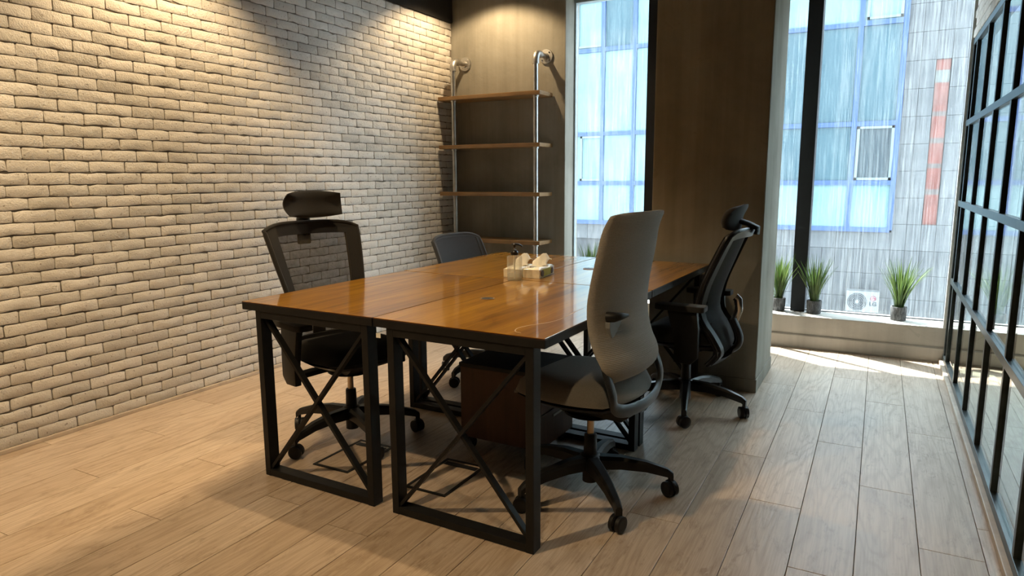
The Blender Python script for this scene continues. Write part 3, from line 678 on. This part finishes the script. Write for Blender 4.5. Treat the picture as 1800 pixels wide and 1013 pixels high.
def tissue_pack(x, y, rz, label, L, Wd, H, open_):
    t = empty('tissue_pack', (x, y, ZD), rz); tag(t, label, 'tissue pack', 'tissue packs')
    # soft pack: pillowy rounded slab
    gt, gb = [], []
    N, M_ = 16, 12
    for i in range(N + 1):
        rt_, rb_ = [], []
        for j in range(M_ + 1):
            a, b = 2 * i / N - 1, 2 * j / M_ - 1
            e = max(abs(a), abs(b)); zt_ = H * (1 - 0.16 * e ** 8) + 0.003 * math.sin(5 * a + 3 * b) * (1 - e ** 6)
            xx = a * L / 2 * (1 - 0.02 * b * b); yy = b * Wd / 2 * (1 - 0.03 * a * a)
            rt_.append((xx, yy, zt_)); rb_.append((xx * 0.985, yy * 0.985, 0.001))
        gt.append(rt_); gb.append(rb_)
    MB().shell(gt, gb).build('wrapper', 'pack_film', t, smooth=50)
    if open_:
        rr = random.Random(int(L * 1000))
        A, B = [], []
        for i in range(9):
            ra, rb_ = [], []
            for j in range(9):
                a, b = i / 8, 2 * j / 8 - 1
                hgt = 0.058 * math.sin(min(1, a * 1.15) * PI * 0.62) * (1 - 0.55 * abs(b) ** 1.6) + 0.006 * math.sin(7 * b + 4 * a)
                xx = (a - 0.35) * 0.085 + 0.012 * b * b + L * 0.16; yy = b * 0.043 * (1 - 0.35 * a) + 0.008 * math.sin(6 * a)
                ra.append((xx, yy, H * 0.97 + max(0, hgt))); rb_.append((xx + 0.002, yy, H * 0.97 + max(0, hgt) - 0.0025))
            A.append(ra); B.append(rb_)
        MB().shell(A, B).build('pulled_tissue', 'paper_white', t, smooth=60)
    return t
tp = tissue_pack(-1.527, 3.128, PI / 2 + 0.08, 'opened tissue pack with green side label and a pulled-up tissue', 0.215, 0.094, 0.052, True)
MB().box(-0.062, 0.050, -0.0495, -0.0445, 0.006, 0.042).build('side_label', 'label_green', tp)
for xx in (-0.072, 0.062): MB().lathe([(0.0165, -0.0508), (0.0165, -0.044)], (xx, 0, 0.024), 18, 'Y').build('printed_disc', 'print_dark', tp)
for k_ in range(4): MB().box(-0.075 + 0.004 * (k_ % 2), -0.062, -0.030 + 0.014 * k_, -0.020 + 0.014 * k_, 0.0505, 0.0535).build('printed_mark', 'print_dark', tp)
tp2 = tissue_pack(-1.628, 3.105, PI / 2 + 0.08, 'crumpled white tissue pack tucked behind the pump bottle', 0.205, 0.094, 0.050, True)

# ------------------------------------------------------------------ chairs
def star_base(ch, start, R=0.315, mat='black_plastic', rod='rod_steel'):
    MB().lathe([(0.030, 0.052), (0.030, 0.105), (0.045, 0.110), (0.048, 0.150), (0.036, 0.165), (0.030, 0.168)], n=20).build('hub', mat, ch, smooth=40)
    for k in range(5):
        a = start + k * 2 * PI / 5; dx, dy = math.cos(a), math.sin(a)
        prof = [(0.03, 0.135, 0.030, 0.026), (0.12, 0.135, 0.024, 0.024), (0.22, 0.122, 0.019, 0.020), (R - 0.01, 0.098, 0.015, 0.016), (R + 0.012, 0.080, 0.013, 0.016)]
        R_ = []
        for r, z, w, h in prof:
            c = Vector((dx * r, dy * r, z)); t = Vector((-dy, dx, 0))
            R_.append([c + t * (w * u) + Vector((0, 0, h * v)) for u, v in ((-1, -1), (1, -1), (1, 0.5), (0.6, 1), (-0.6, 1), (-1, 0.5))])
        MB().rings(R_).build('leg', mat, ch, smooth=35)
        px, py = dx * R, dy * R; ca = a + 0.6
        cs = MB().lathe([(0.008, 0.05), (0.008, 0.088)], n=10).tube([(math.cos(t_) * 0.0, -0.021 * 0 + 0.024 * math.cos(t_), 0.0305 + 0.026 * math.sin(t_)) for t_ in [PI * q / 8 for q in range(9)]], 0.010, 8, ry=0.004, up=(1, 0, 0)).build('caster', mat, ch, smooth=40, loc=(px, py, 0), rotz=ca)
        for s in (-1, 1): MB().lathe([(0.018, s * 0.023), (0.026, s * 0.0235), (0.0305, s * 0.021), (0.0305, s * 0.0065), (0.026, s * 0.006)], (0, 0, 0.0307), 20, 'X').build('wheel', mat, cs, smooth=40)
    MB().lathe([(0.014, 0.16), (0.014, 0.345)], n=14).build('gas_lift_rod', rod, ch, smooth=40)
    MB().lathe([(0.027, 0.165), (0.025, 0.245), (0.022, 0.25)], n=16).build('gas_lift_sleeve', 'black_plastic', ch, smooth=40)
    MB().lathe([(0.10, 0.336), (0.105, 0.34), (0.10, 0.346)], n=24).build('mounting_plate', 'black_plastic', ch, smooth=40)
    MB().prism([(-0.20, 0.375), (-0.17, 0.35), (0.09, 0.345), (0.13, 0.375), (0.11, 0.40), (-0.19, 0.40)], 'Y', -0.075, 0.075).build('tilt_mechanism', 'black_plastic', ch, bevel=0.006)

def seat(ch, mat, x0=-0.22, x1=0.245, hw=0.235, zb=0.402, th=0.075, shell=True):
    T, B = [], []
    N, M_ = 14, 14
    for i in range(N + 1):
        rt_, rb_ = [], []
        for j in range(M_ + 1):
            a, b = 2 * i / N - 1, 2 * j / M_ - 1
            # squircle mapping
            sx = a * math.sqrt(1 - 0.33 * b * b); sy = b * math.sqrt(1 - 0.33 * a * a)
            e = min(1, max(abs(a), abs(b)))
            x = lerp(x0, x1, (sx + 1) / 2); y = sy * hw
            zt_ = zb + th * (1 - 0.72 * e ** 7) - (0.022 * max(0, a) ** 3) + 0.012 * b * b * (1 - e ** 8); zl = zb + 0.012 * e ** 6
            rt_.append((x, y, zt_)); rb_.append((x, y, zl))
        T.append(rt_); B.append(rb_)
    MB().shell(T, B).build('seat', mat, ch, smooth=60)
    if shell:
        MB().shell([[(x * 0.96, y * 0.96, zb - 0.001) for x, y, z in r] for r in B], [[(x * 0.86, y * 0.82, zb - 0.022) for x, y, z in r] for r in B]).build('seat_pan', 'black_plastic', ch, smooth=50)

def back_rows(ctrl, n): return crom(ctrl, n)       # (z, x, halfwidth, wrap)
def back_point(r, s, corner=0.0, t=0.0):
    z, x, hw, wr = r; return Vector((x + wr * s * s, hw * s, z - corner * abs(s) ** 5))

def mesh_back(ch, ctrl, frame_mat, cloth_mat, border=(2, 2), N=22, M_=16, thick=0.016, top_arc=0.03):
    rows = back_rows(ctrl, N)
    G = [[back_point(rows[i], 2 * j / M_ - 1, top_arc * (i / (N - 1)) ** 6) for j in range(M_ + 1)] for i in range(N)]
    off = Vector((thick, 0, 0))
    bw, bt_ = border
    def strip(i0, i1, j0, j1):
        g = [r[j0:j1 + 1] for r in G[i0:i1 + 1]]
        return [[p + off * 0.5 for p in r] for r in g], [[p - off * 0.5 for p in r] for r in g]
    fr = MB()
    for q in ((0, N - 1, 0, bw), (0, N - 1, M_ - bw, M_), (N - 1 - bt_, N - 1, bw, M_ - bw), (0, 2, bw, M_ - bw)):
        a, b = strip(*q); fr.shell(a, b)
    # round outer bead
    loop = [G[i][0] for i in range(N)] + [G[N - 1][j] for j in range(1, M_ + 1)] + [G[i][M_] for i in range(N - 2, -1, -1)] + [G[0][j] for j in range(M_ - 1, 0, -1)]
    fr.tube(loop, 0.0115, 8, True, ry=0.0115)
    o = fr.build('back_frame', frame_mat, ch, smooth=50)
    g = [r[bw:M_ - bw + 1] for r in G[2:N - bt_]]; mb = MB(); C = len(g[0]); mb.v = [tuple(p + off * 0.3) for r in g for p in r]
    for i in range(len(g) - 1):
        for j in range(C - 1): mb.f.append((i * C + j, i * C + j + 1, (i + 1) * C + j + 1, (i + 1) * C + j))
    mb.build('mesh_panel', cloth_mat, ch, smooth=60)
    return G

def pillow_back(ch, ctrl, mat, T=0.06, N=26, M_=16, corner=0.03):
    rows = back_rows(ctrl, N); Fg, Bg = [], []
    for i in range(N):
        u = i / (N - 1); fr, bk = [], []
        for j in range(M_ + 1):
            s = 2 * j / M_ - 1; ss = math.copysign(abs(s) ** 0.8, s)
            p = back_point(rows[i], ss, corner * u ** 8)
            e = max(abs(ss) ** 5, abs(2 * u - 1) ** 14); t = T * (1 - 0.8 * e)
            fr.append(p + Vector((t * 0.6, 0, 0))); bk.append(p - Vector((t * 0.4, 0, 0)))
        Fg.append(fr); Bg.append(bk)
    return MB().shell(Fg, Bg).build('backrest', mat, ch, smooth=70), rows

def headrest(ch, x, z, hw=0.155, h=0.135, mat='fabric_black', tilt=0.2, wrap=0.05, T=0.05, bow=0.028):
    Fg, Bg = [], []; N, M_ = 10, 14
    for i in range(N + 1):
        u = 2 * i / N - 1; fr, bk = [], []
        for j in range(M_ + 1):
            s = 2 * j / M_ - 1; e = max(abs(s) ** 4, abs(u) ** 4); yy = s * hw * (1 - 0.10 * u * u); zz = z + u * h / 2 * (1 - 0.22 * s * s)
            xx = x + wrap * s * s + tilt * u * h / 2 * -0.5 + bow * u * u
            t = T * (1 - 0.82 * e); fr.append((xx + t * 0.75, yy, zz)); bk.append((xx - t * 0.25, yy, zz))
        Fg.append(fr); Bg.append(bk)
    return MB().shell(Fg, Bg).build('headrest', mat, ch, smooth=70)

def armrest(ch, s, zp=0.625, y=0.285, xo=0.0):
    prof = [(-0.075 + xo, zp - 0.03), (-0.085 + xo, 0.50), (-0.085 + xo, 0.36), (-0.05 + xo, 0.325), (0.035 + xo, 0.33), (0.035 + xo, 0.42), (0.055 + xo, 0.52), (0.075 + xo, zp - 0.03)]
    a = MB().prism(prof, 'Y', s * y - 0.016, s * y + 0.016).build('armrest', 'black_plastic', ch, bevel=0.006, smooth=45)
    MB().bar((xo - 0.02, s * (y - 0.016), 0.362), (xo - 0.02, s * 0.07, 0.372), 0.06, 0.022).build('arm_bracket', 'black_plastic', a, bevel=0.004)
    poly = [(-0.115, -0.034), (-0.10, -0.044), (0.10, -0.044), (0.135, -0.030), (0.14, 0.0), (0.135, 0.030), (0.10, 0.044), (-0.10, 0.044), (-0.115, 0.034)]
    MB().prism([(px + xo + 0.0, py + s * y) for px, py in poly], 'Z', zp - 0.029, zp).build('arm_pad', 'fabric_black', a, bevel=0.006, smooth=50)

def spine(ch, pts, w=0.035, h=0.018, mat='black_plastic', name='back_support'):
    return MB().tube(crom(pts, 14), w, 10, ry=h, up=(1, 0, 0)).build(name, mat, ch, smooth=50)

# mesh chair with headrest beside the brick wall
c1 = empty('office_chair', (-2.188, 2.415, 0), math.radians(-17)); tag(c1, 'black mesh office chair with headrest standing in front of the brick wall', 'chair', 'office chairs')
star_base(c1, math.radians(187 + 17)); seat(c1, 'fabric_black', zb=0.42)
mesh_back(c1, [(0.47, -0.235, 0.185, 0.050), (0.56, -0.225, 0.195, 0.055), (0.70, -0.235, 0.205, 0.055), (0.86, -0.285, 0.230, 0.055), (1.035, -0.350, 0.252, 0.060)], 'fabric_black', 'mesh_black', border=(2, 2))
headrest(c1, -0.335, 1.127, 0.155, 0.135, wrap=0.055)
MB().box(-0.395, -0.372, -0.034, 0.034, 0.925, 1.06).build('headrest_bracket', 'black_plastic', c1, bevel=0.008)
MB().tube([(-0.375, 0, 1.03), (-0.368, 0, 1.07), (-0.34, 0, 1.10)], 0.026, 10, ry=0.014, up=(1, 0, 0)).build('headrest_stem', 'black_plastic', c1, smooth=50)
spine(c1, [(-0.14, 0, 0.385), (-0.26, 0, 0.39), (-0.275, 0, 0.50), (-0.265, 0, 0.62)])
for s in (-1, 1): armrest(c1, s)

# low-backed slate chair at the far end, also on the brick side
c2 = empty('office_chair', (-2.125, 3.635, 0), math.radians(-6)); tag(c2, 'low slate grey mesh chair without headrest at the desk near the pipe shelf', 'chair', 'office chairs')
star_base(c2, math.radians(48)); seat(c2, 'fabric_slate')
mesh_back(c2, [(0.46, -0.20, 0.19, 0.050), (0.56, -0.205, 0.215, 0.055), (0.72, -0.24, 0.235, 0.055), (0.89, -0.305, 0.232, 0.055)], 'fabric_slate', 'mesh_slate', border=(1, 1), top_arc=0.03)
spine(c2, [(-0.14, 0, 0.385), (-0.24, 0, 0.39), (-0.25, 0, 0.50), (-0.25, 0, 0.62), (-0.28, 0, 0.74)])

# tall light grey upholstered chair in front
c3 = empty('office_chair', (-0.945, 2.405, 0), math.radians(172)); tag(c3, 'tall light grey upholstered office chair with ribbed back and lever', 'chair', 'office chairs')
star_base(c3, math.radians(22 - 172)); seat(c3, 'fabric_seat_grey', x0=-0.205, x1=0.27, hw=0.245, zb=0.425, th=0.085)
bk, rows = pillow_back(c3, [(0.52, -0.185, 0.150, 0.020), (0.56, -0.205, 0.205, 0.028), (0.60, -0.198, 0.224, 0.032), (0.65, -0.174, 0.228, 0.034), (0.72, -0.155, 0.230, 0.035), (0.80, -0.150, 0.232, 0.035), (0.88, -0.160, 0.230, 0.035), (0.98, -0.180, 0.226, 0.035), (1.07, -0.196, 0.216, 0.034), (1.13, -0.222, 0.208, 0.034)], 'fabric_grey', T=0.05, N=34, corner=0.010)
ul = crom([(-0.165, 0.195, 0.585), (-0.197, 0.198, 0.50), (-0.200, 0.185, 0.445), (-0.212, 0.12, 0.418), (-0.222, 0.0, 0.412), (-0.212, -0.12, 0.418), (-0.200, -0.185, 0.445), (-0.197, -0.198, 0.50), (-0.165, -0.195, 0.585)], 40)
MB().tube(ul, 0.024, 10, ry=0.010, up=(1, 0, 0)).build('back_bracket', 'bracket_plastic', c3, smooth=50)
MB().tube([(-0.13, 0, 0.385), (-0.20, 0, 0.392), (-0.222, 0, 0.400)], 0.05, 10, ry=0.016).build('back_support', 'black_plastic', c3, smooth=50)
lv = MB().prism([(-0.042, 0.012), (-0.036, -0.040), (0.030, -0.048), (0.046, -0.010), (0.046, 0.012)], 'X', -0.178, -0.150).build('lever_slot', 'grey_plastic', c3, bevel=0.003, loc=(0.010, 0.125, 0.735))
MB().tube([(-0.160, 0.035, 0.028), (-0.186, 0.030, 0.030), (-0.198, 0.0, 0.030), (-0.202, -0.045, 0.026)], [0.020, 0.018, 0.015, 0.005], 10, ry=[0.020, 0.018, 0.014, 0.006], up=(0, 0, 1)).build('lever', 'black_plastic', lv, smooth=50)

# black mesh chair beside the pillar
c4 = empty('office_chair', (-0.865, 3.60, 0), math.radians(178)); tag(c4, 'black mesh office chair with headrest seen side-on beside the concrete pillar', 'chair', 'office chairs')
star_base(c4, math.radians(-77 - 178), mat='glossy_black'); seat(c4, 'fabric_black', zb=0.40)
mesh_back(c4, [(0.30, -0.185, 0.16, 0.030), (0.375, -0.245, 0.20, 0.035), (0.46, -0.225, 0.215, 0.050), (0.56, -0.170, 0.22, 0.060), (0.68, -0.185, 0.222, 0.065), (0.82, -0.235, 0.225, 0.065), (0.99, -0.300, 0.215, 0.060)], 'glossy_black', 'mesh_dense', border=(1, 1), thick=0.040)
headrest(c4, -0.235, 1.045, 0.150, 0.135, mat='fabric_black', wrap=0.022, T=0.075, bow=-0.022, tilt=0.5)
MB().tube([(-0.33, 0, 0.965), (-0.335, 0, 0.995), (-0.29, 0, 1.015), (-0.24, 0, 1.03)], 0.035, 10, ry=0.014, up=(1, 0, 0)).build('headrest_stem', 'black_plastic', c4, smooth=50)
spine(c4, [(-0.14, 0, 0.385), (-0.24, 0, 0.36), (-0.275, 0, 0.42), (-0.235, 0, 0.52)], 0.03)
MB().tube([(-0.235, -0.03, 0.50), (-0.255, -0.035, 0.56), (-0.25, -0.03, 0.62), (-0.235, -0.03, 0.63)], 0.012, 10, ry=0.022, up=(1, 0, 0)).build('lumbar_grip', 'chrome', c4, smooth=50)
for s in (-1, 1): armrest(c4, s, 0.625, 0.28, -0.05)
